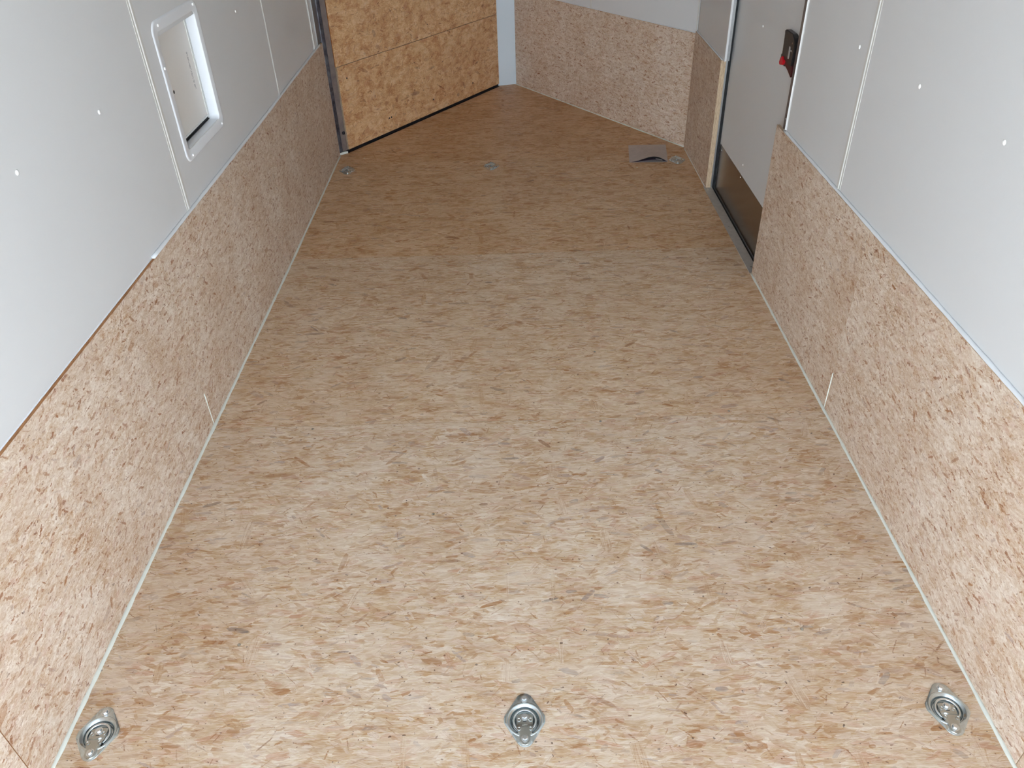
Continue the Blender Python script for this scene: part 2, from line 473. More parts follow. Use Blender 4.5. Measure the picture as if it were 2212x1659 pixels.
# sunk screw heads on the floor
def floor_screw(x, y):
    bm = bmesh.new(); lathe(bm, [(0.0042, 0.0001), (0.0042, 0.0007), (0.003, 0.0011), (0.0012, 0.0008)], 12, cx=x, cy=y)
    obj('screw', bm, M['screw_zinc'], floor, smooth=False)
for x, y in ((-0.265,1.624),(0.264,2.034),(0.283,2.450),(0.679,1.198),(-0.716,1.192),(-0.70,2.034),(0.70,2.07)):
    floor_screw(x, y)

# --- ceiling
bm = bmesh.new()
prism(bm, [(-1.10, YR-0.02), (1.12, YR-0.02), (1.12, 4.65), (0.06, 6.16), (-0.13, 6.16), (-1.10, 4.78)], ZC, ZC+0.04)
tag(obj('ceiling', bm, M['ceiling']), 'white panelled ceiling of the trailer', 'ceiling', kind='structure')

# --- rear door frame (behind the camera)
wb = empty('wall_back'); tag(wb, 'rear door frame around the open back of the trailer', 'wall', kind='structure')
bm = bmesh.new(); prism(bm, [(-1.10, -0.02), (1.12, -0.02), (1.12, ZC+0.04), (-1.10, ZC+0.04)], 0, 0.05, 0, [rect(-1.00, 0.985, 0.0, 1.93)])
obj('door_surround', bm, M['panel'], wb, frame((0.0, YR-0.02, 0), (0, -1, 0), (0, 0, 1)))

# --- left wall
HY0, HY1, HZ0, HZ1 = 2.500, 2.838, 0.797, 1.140     # hatch opening
wl = empty('wall_left'); tag(wl, 'left wall with white panels above a strand board wainscot', 'wall', kind='structure')
FLm = frame((XL, 0, 0), (1, 0, 0)); FLp = frame((PL, 0, 0), (1, 0, 0))
BOW = 0.0085                                        # the wall leans outwards a little towards the nose
def bowed(x): return frame((x+BOW*3.288, 0, 0), (1, BOW, 0)) 
FLm2, FLp2 = bowed(XL), bowed(PL)
def xbow(x, y): return x-BOW*(y-3.288)
bm = bmesh.new()
prism(bm, rect(YR, 4.70, -0.018, ZC), -0.062, -0.028, 0, [rect(HY0, HY1, HZ0, HZ1)])
obj('wall_frame', bm, M['alu_dull'], wl, FLm)
for a, c in ((YR, 0.846), (0.848, 2.0665), (2.068, 3.287), (3.289, 4.657)):
    sheet('wainscot_sheet', rect(a, c, 0.001, HB), T, [M['osb_wall'], M['edge_brown'] if a < 2 else M['edge_pale']], wl, FLm2 if a > 3 else FLm)
for a, c, h in ((YR, 1.118, 0), (1.119, 2.3725, 0), (2.3735, 3.6275, 1), (3.6285, 4.60, 0)):
    sheet('wall_panel', rect(a, c, HB-0.05, ZC), 0.003, [M['panel']], wl, FLp2 if a > 3 else FLp, [rect(HY0, HY1, HZ0, HZ1)] if h else [])

def batten(name, s, z0, z1, wdt, parent, mw, mat='strip', ridge=0.0024, off=0.0):
    """H-moulding: thin flanges with a rounded centre ridge"""
    prof = [(-wdt/2, 0), (-wdt/2, 0.0010), (-wdt*0.18, 0.0013)]
    for i in range(7):
        a = PI-PI*i/6; prof.append((off+wdt*0.17*math.cos(a), 0.0013+ridge*math.sin(a)))
    prof += [(wdt*0.18, 0.0013), (wdt/2, 0.0010), (wdt/2, 0)]
    bm = bmesh.new()
    A = [bm.verts.new((s+p[0], z0, p[1])) for p in prof]; B = [bm.verts.new((s+p[0], z1, p[1])) for p in prof]
    n = len(prof)
    for i in range(n): bm.faces.new([A[i], A[(i+1)%n], B[(i+1)%n], B[i]])
    bm.faces.new(A); bm.faces.new(B)
    return obj(name, bm, M[mat], parent, mw)
def wall_screw(s, z, parent, mw, r=0.0062):
    bm = bmesh.new(); lathe(bm, [(r, 0.0), (r*0.95, 0.0012), (r*0.6, 0.0026), (r*0.15, 0.003)], 12, cx=s, cy=z)
    return obj('screw', bm, M['screw_white'], parent, mw, smooth=True, angle=0.9)
batten('joint_strip', 1.1185, HB+0.001, ZC, 0.022, wl, FLp)
batten('joint_strip', 2.373, HB+0.001, ZC, 0.030, wl, FLp)
batten('joint_strip', 3.628, HB+0.001, ZC, 0.014, wl, FLp, ridge=0.0015)
batten('corner_strip', 4.478, HB+0.001, ZC, 0.022, wl, FLp2, ridge=0.004)
for y in (0.366, 0.78, 1.193, 1.607, 2.021, 3.268):
    for z in (1.065, 1.475, 1.885): wall_screw(y, z, wl, FLp)
# sealant in the corner above the wainscot and the filled sheet joint
def bead(name, pts, r, parent, mat, jit=0.12, n=8):
    out = []; rr = []
    for a, c in zip(pts, pts[1:]):
        a = Vector(a); c = Vector(c); k = max(2, int((c-a).length/0.03))
        for i in range(k): out.append(a.lerp(c, i/k)); rr.append(r*(1+random.uniform(-jit, jit)))
    out.append(Vector(pts[-1])); rr.append(r)
    bm = bmesh.new(); tube(bm, out, rr, n)
    return obj(name, bm, M[mat], parent, smooth=True)
bead('sealant_bead', [(PL-0.0002, YR, HB+0.001), (PL-0.0002, 2.04, HB+0.001)], 0.0022, wl, 'bead_white')
bead('sealant_bead', [(PL+0.003, 2.04, HB+0.001), (PL+0.0040, 3.288, HB+0.001), (xbow(PL+0.004, 4.60), 4.60, HB+0.001)], 0.0065, wl, 'bead_white')
bead('seam_filler', [(XL+0.0002, 2.0672, 0.0), (XL+0.0002, 2.0672, 0.135)], 0.0016, wl, 'bead')

# --- right wall
wr = empty('wall_right'); tag(wr, 'right wall with white panels, strand board wainscot and a door opening', 'wall', kind='structure')
FRm = frame((XR, 0, 0), (-1, 0, 0)); FRp = frame((PR, 0, 0), (-1, 0, 0))
bm = bmesh.new()
prism(bm, rect(-DOOR0, -YR, -0.018, ZC), -0.052, -0.0132, 0)
prism(bm, rect(-4.64, -DOOR1-0.004, -0.018, ZC), -0.034, -0.0132, 0)
prism(bm, rect(-DOOR1-0.004, -DOOR0, 1.93, ZC), -0.034, -0.0132, 0)
obj('wall_frame', bm, M['alu_dull'], wr, FRm)
for a, c in ((YR, 0.846), (0.848, 2.0665), (2.068, 3.022), (3.984, 4.612)):
    sheet('wainscot_sheet', rect(-c, -a, 0.001, HB+0.006), T, [M['osb_wall'], M['edge_pale']], wr, FRm)
for a, c in ((YR, 1.118), (1.119, 2.3665), (2.3675, 2.946), (3.958, 4.60)):
    sheet('wall_panel', rect(-c, -a, HB+0.0065 if a > 3 else HB-0.05, ZC), 0.003, [M['panel']], wr, FRp)
sheet('wall_panel', rect(-3.985, -2.946, 1.93, ZC), 0.003, [M['panel']], wr, FRp)
batten('joint_strip', -1.1185, HB+0.008, ZC, 0.022, wr, FRp)
batten('joint_strip', -2.367, HB+0.008, ZC, 0.030, wr, FRp)
for y in (0.374, 0.788, 1.201, 1.615, 2.029, 2.442):
    for z in (1.062, 1.475, 1.885): wall_screw(-y, z, wr, FRp)
batten('edge_trim', -2.939, HB+0.008, 1.95, 0.012, wr, FRp, ridge=0.004, mat='trim_white')
bm = bmesh.new(); box(bm, -2.974, -2.9452, HB+0.008, 1.95, -0.030, 0.0014)
obj('jamb_trim', bm, M['steel_brown'], wr, FRp)
bm = bmesh.new(); lathe(bm, [(0.0035, 0.001), (0.003, 0.0028), (0.0008, 0.003)], 10, cx=-2.957, cy=0.69)
obj('screw', bm, M['screw_zinc'], wr, FRp)
bm = bmesh.new()
box(bm, -3.963, -3.953, HB+0.010, 1.95, -0.001, 0.002); box(bm, -3.960, -3.955, HB+0.01, 1.95, -0.008, -0.001)
obj('edge_trim', bm, M['trim_white'], wr, FRp)
bm = bmesh.new(); box(bm, -3.962, -3.9565, HB+0.01, 1.95, -0.022, -0.0082)
obj('jamb_trim', bm, M['alu'], wr, FRp)
bm = bmesh.new(); prism(bm, rect(-3.9995, -3.9845, 0.002, HB+0.004), -0.0250, -0.0115)
obj('jamb_block', bm, M['edge_pale'], wr, FRm)
bm = bmesh.new(); prism(bm, rect(-3.9985, -3.9850, 0.002, 1.93), -0.0345, -0.0252)
obj('jamb_strip', bm, M['alu'], wr, FRm)
bead('sealant_bead', [(PR-0.0030, YR, HB+0.0075), (PR-0.0030, 2.945, HB+0.0075)], 0.0058, wr, 'bead_white')
bead('sealant_bead', [(PR-0.0030, 3.99, HB+0.0075), (PR-0.0030, 4.60, HB+0.0075)], 0.004, wr, 'bead_white')
bead('seam_filler', [(XR-0.0002, 2.0672, 0.0), (XR-0.0002, 2.0672, 0.148)], 0.0019, wr, 'bead')

# --- V nose, right side: wainscot + white panels ; nose plate ; left side is the folding ramp
dR = (VRb-VRa); lenR = dR.length; nR = Vector((-0.826, -0.563, 0)); nR = Vector((dR.y, -dR.x, 0)).normalized()*(-1)
if nR.y > 0: nR = -nR
FVR = frame(VRb, nR)
vr = empty('wall_front_right'); tag(vr, 'right side of the V nose, white panels above strand board', 'wall', kind='structure')
bm = bmesh.new(); prism(bm, rect(0, lenR+0.02, -0.018, ZC), -0.05, -0.0132); obj('wall_frame', bm, M['alu_dull'], vr, FVR)
sheet('wainscot_sheet', rect(0.002, lenR, 0.001, HB-0.006), T, [M['osb_wall'], M['edge_pale']], vr, FVR)
FVRp = frame(VRb - nR*0.010, nR)
for a, c in ((0.0, 0.838), (0.839, lenR+0.012)):
    sheet('wall_panel', rect(a, c, HB-0.05, ZC), 0.003, [M['panel']], vr, FVRp)
batten('joint_strip', 0.8385, HB-0.004, ZC, 0.012, vr, FVRp, ridge=0.0008)
batten('corner_strip', lenR+0.003, HB-0.004, ZC, 0.022, vr, FVRp, ridge=0.006)
q = VRb - nR*0.008; e = VRa - nR*0.008
bead('sealant_bead', [(q.x, q.y, HB-0.005), (e.x, e.y, HB-0.005)], 0.0030, vr, 'bead_white')

nz = empty('wall_front'); tag(nz, 'narrow pale blue-white plate at the tip of the V nose', 'wall', kind='structure')
dN = VRb-VLb; nN = Vector((dN.y, -dN.x, 0)).normalized()
if nN.y > 0: nN = -nN
FN = frame(VLb - nN*0.004, nN)
bm = bmesh.new(); prism(bm, rect(-0.02, dN.length+0.02, -0.0, ZC), -0.03, 0.0)
obj('nose_plate', bm, M['nose'], nz, FN)

# ramp door on the left of the V nose
dL = (VLb-VLa); lenL = dL.length; nL = Vector((dL.y, -dL.x, 0)).normalized()
rp = empty('door_2'); tag(rp, 'closed ramp door of orange-brown strand board in a dark steel frame', 'door', kind='structure')
FVL = frame(VLa + nL*0.0, nL)
sheet('door_sheet', rect(0.012, lenL-0.004, 0.0165, 0.4935), 0.016, [M['osb_ramp'], M['edge_pale']], rp, FVL)
sheet('door_sheet', rect(0.005, lenL-0.004, 0.4965, ZC-0.06), 0.016, [M['osb_ramp'], M['edge_orange']], rp, FVL)
bm = bmesh.new(); prism(bm, rect(0.0, lenL+0.01, -0.01, ZC), -0.06, -0.0165); obj('door_skin', bm, M['black_steel'], rp, FVL)
bm = bmesh.new()
box(bm, -0.004, lenL-0.012, 0.001, 0.0040, -0.016, 0.008); box(bm, 0.004, lenL-0.012, 0.004, 0.0150, -0.016, -0.002)
obj('bottom_channel', bm, M['black_steel'], rp, FVL)
for s in (0.08, 0.40, 0.42, 0.85, 1.30):
    bm = bmesh.new(); lathe(bm, [(0.005, -0.001), (0.005, 0.0012), (0.002, 0.0016)], 10, cx=s, cy=0.42 if s < .3 else 0.10)
    o = obj('screw', bm, M['black_steel'], rp, FVL)
# corner post
post = empty('trim_1'); tag(post, 'bare grey steel corner post beside the ramp door', 'post', kind='structure')
bm = bmesh.new()
prism(bm, [(-1.068, 4.660), (-1.0515, 4.661), (-1.036, 4.681), (-1.020, 4.703), (-1.040, 4.78), (-1.092, 4.77), (-1.092, 4.66)], 0.014, ZC)
obj('post_body', bm, M['steel'], post)
bm = bmesh.new()
prism(bm, [(-1.0370, 4.6760), (-1.0105, 4.6935), (-1.0140, 4.700), (-1.039, 4.683)], 0.018, ZC)
obj('post_flange', bm, M['steel_brown'], post)
bm = bmesh.new(); prism(bm, [(-1.062, 4.655), (-1.041, 4.668), (-1.010, 4.690), (-1.030, 4.70), (-1.06, 4.69)], 0.0005, 0.013)
obj('sealant_bead', bm, M['bead'], post)
bm = bmesh.new()
Fp = frame((-1.020, 4.684, 0.128), (0.55, -0.83, 0))
tube(bm, [(0.008*math.cos(a), 0.008*math.sin(a), 0.006) for a in [2*PI*i/14 for i in range(14)]], 0.0024, 6, True)
lathe(bm, [(0.004, -0.01), (0.004, 0.012)], 8)
obj('hinge_pin', bm, M['black_steel'], post, Fp)
bm = bmesh.new(); box(bm, -1.068, -1.056, 4.566, 4.60, HB, ZC); box(bm, -1.062, -1.056, 4.60, 4.66, HB+0.01, ZC)
obj('post_trim', bm, M['alu'], post)

# floor sealant beads
def trim(name, pts, r, lab, mat='bead'):
    o = bead(name, pts, r, None, mat, 0.22)
    return tag(o, lab, 'sealant', kind='structure')
trim('trim_2', [(XL+0.0014, YR, 0.001), (XL+0.001, 2.4, 0.001), (XL+0.0005, 3.288, 0.0005), (xbow(XL, 4.64), 4.64, 0.0)], 0.0060, 'pale sealant bead where the left wainscot meets the floor')
trim('trim_3', [(XR-0.0012, YR, 0.001), (XR-0.001, 3.022, 0.001)], 0.0050, 'pale sealant bead between the floor and right wainscot, behind the door')
trim('trim_4', [(XR-0.000, 4.00, 0.0), (XR-0.000, 4.60, 0.0)], 0.0032, 'short sealant bead between the side door and the V nose')
a = VRa+nR*0.001; c = VRb+nR*0.001
trim('trim_5', [(a.x, a.y, 0.0), (c.x, c.y, 0.0)], 0.0042, 'thin sealant bead along the right side of the V nose')

# --- side door
XD = 1.066
dr = empty('door_1'); tag(dr, 'white side entry door with a metal kick plate, set in the right wall', 'door', kind='structure')
FD = frame((XD, 0, 0), (-1, 0, 0))
bm = bmesh.new(); prism(bm, rect(-4.06, -2.90, -0.055, 1.97), -0.03, 0); obj('door_leaf', bm, M['panel'], dr, FD)
bm = bmesh.new(); box(bm, -3.972, -2.99, 0.006, 0.243, 0.0002, 0.0016); obj('kick_plate', bm, M['kick'], dr, FD)
bm = bmesh.new(); box(bm, -3.978, -2.99, -0.003, 0.004, 0.0002, 0.004); obj('bottom_edge', bm, M['alu_dull'], dr, FD)
bm = bmesh.new()
box(bm, -4.03, -3.979, -0.05, 1.96, 0.001, 0.0125); box(bm, -3.979, -2.93, -0.05, -0.005, 0.001, 0.0195)
box(bm, -2.95, -2.915, -0.05, 1.96, 0.001, 0.004)
box(bm, -3.978, -2.95, 1.925, 1.96, 0.001, 0.012)
obj('door_seal', bm, M['rubber'], dr, FD)
for y, z in ((3.548, 0.891), (3.54, 0.292)): wall_screw(-y, z, dr, FD, 0.005)
for y, z in ((3.935, 0.222), (3.545, 0.230), (3.15, 0.228)):
    bm = bmesh.new(); lathe(bm, [(0.0035, 0.0016), (0.003, 0.0032), (0.0008, 0.0034)], 10, cx=-y, cy=z)
    obj('screw', bm, M['screw_zinc'], dr, FD)
# sill plate
sl = empty('trim_6'); tag(sl, 'metal sill plate screwed to the floor under the side door', 'sill', kind='structure')
bm = bmesh.new()
prism(bm, [(1.011, 3.024), (1.0525, 3.024), (1.0525, 3.984), (1.0525, 3.999), (1.009, 3.999)], 0.0002, 0.0028)
obj('sill_plate', bm, simple('sill_metal', lin(186,180,172), 0.5, 0.25, noise=0.15, scale=40), sl)
for x, y in ((1.026, 3.961-0.0), (1.028, 3.494), (1.03, 3.08)):
    bm = bmesh.new(); lathe(bm, [(0.0036, 0.0028), (0.003, 0.0042), (0.0008, 0.0045)], 10, cx=x, cy=y)
    obj('screw', bm, M['screw_zinc'], sl)

# ------------------------------------------------------------------ door latch
def latch():
    r = empty('door_latch', (XD, 0, 0)); tag(r, 'black plastic door latch with a small red tab on the white side door', 'latch')
    FM = frame((0, 0, 0), (-1, 0, 0))
    # local s=-y, t=z, n towards the room
    bm = bmesh.new()
    prism(bm, [(-3.186, 0.942), (-3.194, 0.945), (-3.194, 0.953), (-3.180, 0.956), (-3.10, 0.957), (-3.072, 0.946), (-3.06, 0.93), (-3.06, 0.85), (-3.10, 0.85), (-3.15, 0.856), (-3.186, 0.858)], 0.0, 0.020)
    bmesh.ops.bevel(bm, geom=[e for e in bm.edges], offset=0.0025, segments=2, affect='EDGES', clamp_overlap=True)
    obj('housing', bm, M['black_plastic'], r, FM)
    bm = bmesh.new(); box(bm, -3.203, -3.1865, 0.866, 0.943, 0.0, 0.013, bevel=0.002); obj('side_flange', bm, M['grey_plastic'], r, FM)
    bm = bmesh.new(); box(bm, -3.206, -3.150, 0.829, 0.864, 0.0, 0.017, bevel=0.003); obj('lower_lug', bm, M['black_plastic'], r, FM)
    bm = bmesh.new(); prism(bm, rrect(-3.112, -3.098, 0.868, 0.912, 0.005, 4), 0.019, 0.0212); obj('slot', bm, M['grey_plastic'], r, FM)
    bm = bmesh.new(); prism(bm, [(-3.187, 0.838), (-3.177, 0.858), (-3.163, 0.864), (-3.143, 0.850), (-3.151, 0.835), (-3.177, 0.829)], 0.010, 0.027)
    bmesh.ops.bevel(bm, geom=[e for e in bm.edges], offset=0.002, segments=2, affect='EDGES', clamp_overlap=True)
    obj('tab', bm, M['red'], r, FM)
    bm = bmesh.new(); prism(bm, [(-3.158, 0.838), (-3.158, 0.858), (-3.06, 0.858), (-3.06, 0.812), (-3.10, 0.826)], 0.002, 0.016); obj('lever', bm, M['dark_red'], r, FM)
    for z in (0.927, 0.900):
        bm = bmesh.new(); lathe(bm, [(0.0035, 0.019), (0.003, 0.0215), (0.0008, 0.022)], 10, cx=-3.085, cy=z)
        obj('screw', bm, M['screw_zinc'], r, FM)
latch()

# ------------------------------------------------------------------ access hatch in the left wall
def hatch():
    r = empty('access_hatch', (PL, 0, 0)); tag(r, 'small white framed access hatch set in the left wall', 'hatch')
    FM = frame((0, 0, 0), (1, 0, 0))
    n = 8
    oy0, oy1, oz0, oz1 = 2.463, 2.868, 0.762, 1.185
    prof = [(0.000, 0.0, 0.034), (0.0025, 0.0026, 0.032), (0.006, 0.0034, 0.030), (0.011, 0.0026, 0.028), (0.028, 0.0024, 0.022), (0.033, 0.0012, 0.018), (0.0355, -0.004, 0.016), (0.036, -0.032, 0.015)]
    bm = bmesh.new(); rings = []
    for ins, hz, rad in prof:
        rings.append([bm.verts.new((p[0], p[1], hz)) for p in rrect(oy0+ins, oy1-ins, oz0+ins, oz1-ins, rad, n)])
    for a, b in zip(rings, rings[1:]):
        k = len(a)
        for i in range(k): bm.faces.new([a[i], a[(i+1)%k], b[(i+1)%k], b[i]])
    obj('flange', bm, M['hatch_white'], r, FM, smooth=True, angle=0.7)
    # recessed leaf with a thin metal surround
    y0, y1, z0, z1 = oy0+0.036, oy1-0.036, oz0+0.036, oz1-0.036
    bm = bmesh.new(); box(bm, y0-0.01, y1+0.01, z0-0.01, z1+0.01, -0.046, -0.038); obj('seal', bm, M['rubber'], r, FM)
    bm = bmesh.new(); prism(bm, rect(y0+0.002, y1-0.0105, z0+0.012, z1-0.001), -0.0379, -0.031, 0, [rect(y0+0.010, y1-0.0165, z0+0.018, z1-0.010)])
    obj('leaf_frame', bm, M['trim_white'], r, FM)
    bm = bmesh.new(); box(bm, y1-0.0020, y1-0.0005, z0+0.001, z1-0.001, -0.0415, -0.0322); obj('inner_lip', bm, M['trim_white'], r, FM)
    bm = bmesh.new(); box(bm, y0+0.009, y1-0.016, z0+0.017, z1-0.009, -0.0379, -0.033); leaf = obj('leaf', bm, M['hatch_panel'], r, FM)
    # faint print and a small lock hole on the leaf
    bm = bmesh.new()
    rnd = random.Random(3)
    for row in range(2):
        z = 1.035
        while z > 0.925:
            h = rnd.uniform(0.003, 0.016)
            y = 2.768+row*0.0055+rnd.uniform(-.0007, .0007)
            box(bm, y-0.0018, y+0.0018, z-h, z, -0.0329, -0.0327); z -= h+rnd.uniform(0.002, 0.006)
    o = obj('printed_marks', bm, M['print'], r, FM); o['kind'] = 'stuff'
    bm = bmesh.new(); lathe(bm, [(0.0055, -0.0335), (0.0055, -0.032), (0.003, -0.0315)], 14, cx=2.585, cy=0.957)
    obj('lock', bm, M['print_dark'], r, FM)
    for y, z in ((2.821+0.012, 1.168), (2.513, 1.169), (2.478, 1.055), (2.512, 0.776), (2.836, 0.776)):
        bm = bmesh.new(); lathe(bm, [(0.0045, 0.003), (0.004, 0.006), (0.0015, 0.0072)], 10, cx=y, cy=z)
        obj('screw', bm, M['screw_white'], r, FM, smooth=True, angle=0.9)
hatch()

# ------------------------------------------------------------------ recessed tie-down rings
def hull2(pts):
    pts = sorted(set(pts))
    def half(ps):
        o = []
        for p in ps:
            while len(o) > 1 and (o[-1][0]-o[-2][0])*(p[1]-o[-2][1])-(o[-1][1]-o[-2][1])*(p[0]-o[-2][0]) <= 0: o.pop()
            o.append(p)
        return o
    a = half(pts); b = half(pts[::-1]); return a[:-1]+b[:-1]
def make_ring():
    r = empty('tie_down_ring')
    # plate with stamped pan
    out = hull2([(round(x, 5), round(y, 5)) for x, y in circ(0, 0.044, 0.0205, 28)+circ(0, -0.044, 0.0205, 28)+circ(0.0415, 0.006, 0.005, 12)+circ(0.0415, -0.006, 0.005, 12)+circ(-0.0415, 0.006, 0.005, 12)+circ(-0.0415, -0.006, 0.005, 12)])
    # resample outline to 64 radial points so that it bridges to the round pan
    def radial(poly, a):
        dx, dy = math.cos(a), math.sin(a); best = 0
        for i in range(len(poly)):
            p, q = poly[i], poly[(i+1)%len(poly)]
            ex, ey = q[0]-p[0], q[1]-p[1]; den = dx*ey-dy*ex
            if abs(den) < 1e-12: continue
            t = (p[0]*ey-p[1]*ex)/den; u = (p[0]*dy-p[1]*dx)/den
            if t > 0 and -1e-6 <= u <= 1+1e-6: best = max(best, t)
        return best
    N = 72; bm = bmesh.new()
    def ring_at(f, z): return [bm.verts.new((f(2*PI*i/N)*math.cos(2*PI*i/N), f(2*PI*i/N)*math.sin(2*PI*i/N), z)) for i in range(N)]
    R0 = lambda a: radial(out, a)
    rs = [ring_at(R0, 0.0001), ring_at(R0, 0.0016), ring_at(lambda a: R0(a)-0.0007, 0.0022),
          ring_at(lambda a: min(0.0418, R0(a)-0.0016), 0.0023), ring_at(lambda a: min(0.0408, R0(a)-0.0026), 0.0034), ring_at(lambda a: 0.0392, 0.0041), ring_at(lambda a: 0.0378, 0.0036),
          ring_at(lambda a: 0.0360, 0.0022), ring_at(lambda a: 0.0342, 0.0006), ring_at(lambda a: 0.0326, -0.0010), ring_at(lambda a: 0.0314, -0.0026), ring_at(lambda a: 0.0306, -0.0046), ring_at(lambda a: 0.0301, -0.0080),
          ring_at(lambda a: 0.0294, -0.0125), ring_at(lambda a: 0.0275, -0.0142), ring_at(lambda a: 0.0240, -0.0138), ring_at(lambda a: 0.0215, -0.0110), ring_at(lambda a: 0.0200, -0.0065), ring_at(lambda a: 0.0180, -0.0042), ring_at(lambda a: 0.012, -0.0027), ring_at(lambda a: 0.005, -0.0022)]
    for a, b in zip(rs, rs[1:]):
        for i in range(N): bm.faces.new([a[i], a[(i+1)%N], b[(i+1)%N], b[i]])
    bm.faces.new(rs[-1])
    obj('plate', bm, M['zinc'], r, smooth=True, angle=0.8)
    # ring: most of a circle, its ends tucked under the bracket
    bm = bmesh.new(); pts = []
    for i in range(33):
        a = math.radians(-52)+math.radians(284)*i/32
        pts.append((0.0250*math.cos(a), 0.0250*math.sin(a)-0.0008, -0.0022+0.0012*math.sin(a)))
    x0, y0, z0 = pts[0]; pts = [(0.004, y0+0.004, z0), (x0-0.006, y0+0.001, z0)]+pts+[(-x0+0.006, y0+0.001, z0), (-0.004, y0+0.004, z0)]
    tube(bm, pts, 0.0029, 12); obj('ring', bm, M['zinc_ring'], r, smooth=True)
    # bracket: inner tongue in the pan, step over the ring, rounded outer foot
    bm = bmesh.new()
    def prof_z(y):
        if y > -0.010: return 0.0001
        if y > -0.018: return 0.0001+0.0042*(-0.010-y)/0.008
        return 0.0043
    rows = []
    ysr = [0.0135, 0.012, 0.006, 0.0, -0.006, -0.010, -0.012, -0.014, -0.016, -0.018, -0.022, -0.030, -0.038, -0.044]+[-0.048-0.0125*math.sin(PI/2*k/8) for k in range(0, 9)]
    def half_w(y):
        if y > 0.0125: return 0.0150
        if y > -0.022: return 0.0185
        if y > -0.044: return 0.0185+(0.01184-0.0185)*(-0.022-y)/0.022
        return max(0.0008, math.sqrt(max(0.0, 0.0125**2-(y+0.048)**2)))
    for y in ysr:
        hw = half_w(y); z = prof_z(y); n = 8
        rows.append([(hw*(-1+2*k/n), y, z-(0.0012 if k in (0, n) else 0)) for k in range(n+1)])
    top = [[bm.verts.new(p) for p in row] for row in rows]
    bot = [[bm.verts.new((p[0]*1.01, p[1], p[2]-0.0018)) for p in row] for row in rows]
    for i in range(len(rows)-1):
        for k in range(8):
            bm.faces.new([top[i][k], top[i][k+1], top[i+1][k+1], top[i+1][k]])
            bm.faces.new([bot[i][k], bot[i+1][k], bot[i+1][k+1], bot[i][k+1]])
        for k in (0, 8): bm.faces.new([top[i][k], top[i+1][k], bot[i+1][k], bot[i][k]])
    for i in (0, len(rows)-1):
        for k in range(8): bm.faces.new([top[i][k], top[i][k+1], bot[i][k+1], bot[i][k]])
    obj('bracket', bm, M['zinc_dull'], r, smooth=True, angle=0.5)
    # rivets in the bracket
    for x, y, z in ((-0.0130, 0.000, 0.0002), (0.0130, 0.000, 0.0002), (-0.0130, -0.0235, 0.0044), (0.0130, -0.0235, 0.0044)):
        bm = bmesh.new(); lathe(bm, [(0.0047, z-0.001), (0.0047, z+0.0004), (0.0036, z+0.0011), (0.0030, z+0.0003), (0.0006, z+0.0002)], 18, cx=x, cy=y)
        obj('rivet', bm, M['zinc_dull'], r, smooth=True, angle=0.6)
    bm = bmesh.new(); box(bm, -0.0040, 0.0040, -0.0045, -0.0030, -0.0004, 0.0004); obj('slot', bm, M['rubber'], r)
    # hex bolts
    for y, z in ((0.050, 0.0022), (-0.0465, 0.0043), (0.0065, 0.0001)):
        bm = bmesh.new()
        lathe(bm, [(0.0088, z), (0.0088, z+0.0009), (0.0066, z+0.0013)], 20, cx=0, cy=y)
        hx = [(0.0063*math.cos(PI/6+PI/3*i), y+0.0063*math.sin(PI/6+PI/3*i)) for i in range(6)]
        hx2 = [(0.0052*math.cos(PI/6+PI/3*i), y+0.0052*math.sin(PI/6+PI/3*i)) for i in range(6)]
        A = [bm.verts.new((p[0], p[1], z+0.001)) for p in hx]; B = [bm.verts.new((p[0], p[1], z+0.0050)) for p in hx]; Cc = [bm.verts.new((p[0], p[1], z+0.0060)) for p in hx2]
        for i in range(6):
            bm.faces.new([A[i], A[(i+1)%6], B[(i+1)%6], B[i]]); bm.faces.new([B[i], B[(i+1)%6], Cc[(i+1)%6], Cc[i]])
        bm.faces.new(Cc)
        obj('bolt', bm, M['zinc_ring'], r)
    return r
labels = ['recessed tie-down ring in the near left corner of the floor',
          'recessed tie-down ring at the middle of the near floor edge',
          'recessed tie-down ring in the near right corner of the floor',
          'recessed tie-down ring at the foot of the steel post by the ramp door',
          'recessed tie-down ring in the middle of the far floor, before the V nose',
          'recessed tie-down ring beside the paper pouch at the far right']
proto = make_ring()
kids = list(proto.children)
for i, (x, y, a) in enumerate(RINGS):
    if i == 0: o = proto
    else:
        o = proto.copy(); COL.objects.link(o)
        for k in kids:
            c = k.copy(); COL.objects.link(c); c.parent = o
    o.location = (x, y, 0); o.rotation_euler = (0, 0, a)
    tag(o, labels[i], 'tie-down ring', 'steel tie-down rings let into the floor')

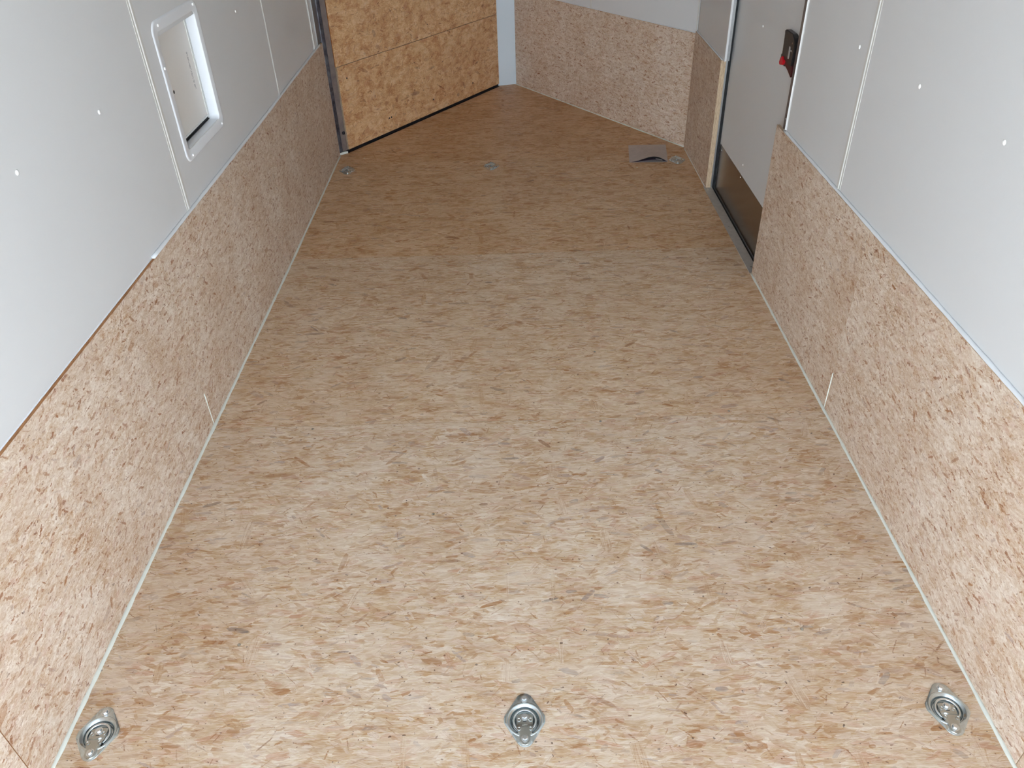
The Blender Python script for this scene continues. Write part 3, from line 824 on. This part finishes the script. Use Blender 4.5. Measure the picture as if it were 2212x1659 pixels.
# ------------------------------------------------------------------ paper pouch on the floor
def pouch():
    r = empty('paper_pouch', (0.79, 4.525, 0)); tag(r, 'flat greyish printed paper pouch lying open on the floor before the V nose', 'pouch')
    b = NB('printed_paper')
    tc = b.new('ShaderNodeTexCoord'); p = b.sep(tc.outputs['Object'])
    n1 = b.noise(b.comb(b.math('MULTIPLY', p[0], 30), b.math('MULTIPLY', p[1], 230)), 1, 2, 0.7).outputs[0]
    n2 = b.noise(b.comb(b.math('MULTIPLY', p[0], 9), b.math('MULTIPLY', p[1], 12)), 1, 2, 0.5).outputs[0]
    f = b.math('MULTIPLY', b.maprange(n1, 0.46, 0.56), b.maprange(n2, 0.34, 0.48))
    c = b.mix(b.math('MULTIPLY', f, 0.22), lin(196,184,178), lin(120,108,112))
    b.l.new(c, b.bsdf.inputs['Base Color']); b.bsdf.inputs['Roughness'].default_value = 0.5
    paper = b.m
    TL, TR, BR, BL = Vector((0.694, 4.672, 0)), Vector((0.918, 4.662, 0)), Vector((0.884, 4.385, 0)), Vector((0.664, 4.392, 0))
    O = Vector((0.79, 4.525, 0))
    def surf(name, zf, mat, u0=0, u1=1, v0=0, v1=1, thick=0.0006, nu=16, nv=12):
        bm = bmesh.new(); g = []
        for j in range(nv+1):
            v = v0+(v1-v0)*j/nv
            for i in range(nu+1):
                u = u0+(u1-u0)*i/nu
                q = TL.lerp(TR, u).lerp(BL.lerp(BR, u), v)-O; q.z = zf(u, v); g.append(q)
        n = len(g); vt = [bm.verts.new(q) for q in g]; vb = [bm.verts.new(q-Vector((0, 0, thick))) for q in g]
        W = nu+1
        for j in range(nv):
            for i in range(nu):
                k = j*W+i
                bm.faces.new([vt[k], vt[k+1], vt[k+W+1], vt[k+W]]); bm.faces.new([vb[k], vb[k+W], vb[k+W+1], vb[k+1]])
        bd = [i for i in range(W)]+[j*W+nu for j in range(1, nv+1)]+[nv*W+i for i in range(nu-1, -1, -1)]+[j*W for j in range(nv-1, 0, -1)]
        for a, c in zip(bd, bd[1:]+bd[:1]): bm.faces.new([vt[a], vt[c], vb[c], vb[a]])
        return obj(name, bm, mat, r, smooth=True, angle=0.9)
    arch = lambda u, v: 0.0034+0.030*(v**1.3)*max(0.0, math.sin(PI*min(1, max(0, (u**1.5)))))**1.2+0.002*math.sin(5*v+3*u)*u*(1-u)
    surf('top_sheet', arch, paper)
    surf('back_sheet', lambda u, v: 0.0008, paper)
    surf('booklet', lambda u, v: 0.0016+0.45*max(0, arch(u, v)-0.0034), simple('purple_booklet', lin(74,58,84), 0.4), 0.06, 0.98, 0.15, 1.0)
    surf('card', lambda u, v: 0.0024+0.70*max(0, arch(u, v)-0.0034), simple('dark_card', lin(40,34,46), 0.4), 0.30, 0.88, 0.2, 0.99)
    surf('leaflet', lambda u, v: 0.0020+0.55*max(0, arch(u, v)-0.0034), simple('white_leaflet', lin(215,210,208), 0.4), 0.68, 0.86, 0.2, 1.015)
pouch()
# loose scraps
def scrap(x, y, lab, s=0.006):
    bm = bmesh.new(); rnd = random.Random(int(x*1000))
    prism(bm, [(s*math.cos(a)*rnd.uniform(.6, 1.1), s*0.7*math.sin(a)*rnd.uniform(.6, 1.1)) for a in [PI/3*i for i in range(6)]], 0.0002, 0.0022)
    o = obj('wood_chip', bm, M['bead']); o.location = (x, y, 0)
    tag(o, lab, 'scrap')
scrap(0.697, 4.31, 'tiny pale scrap on the floor just before the paper pouch', 0.0045)
scrap(-0.898, 4.595, 'tiny pale scrap on the floor near the foot of the steel post', 0.0045)
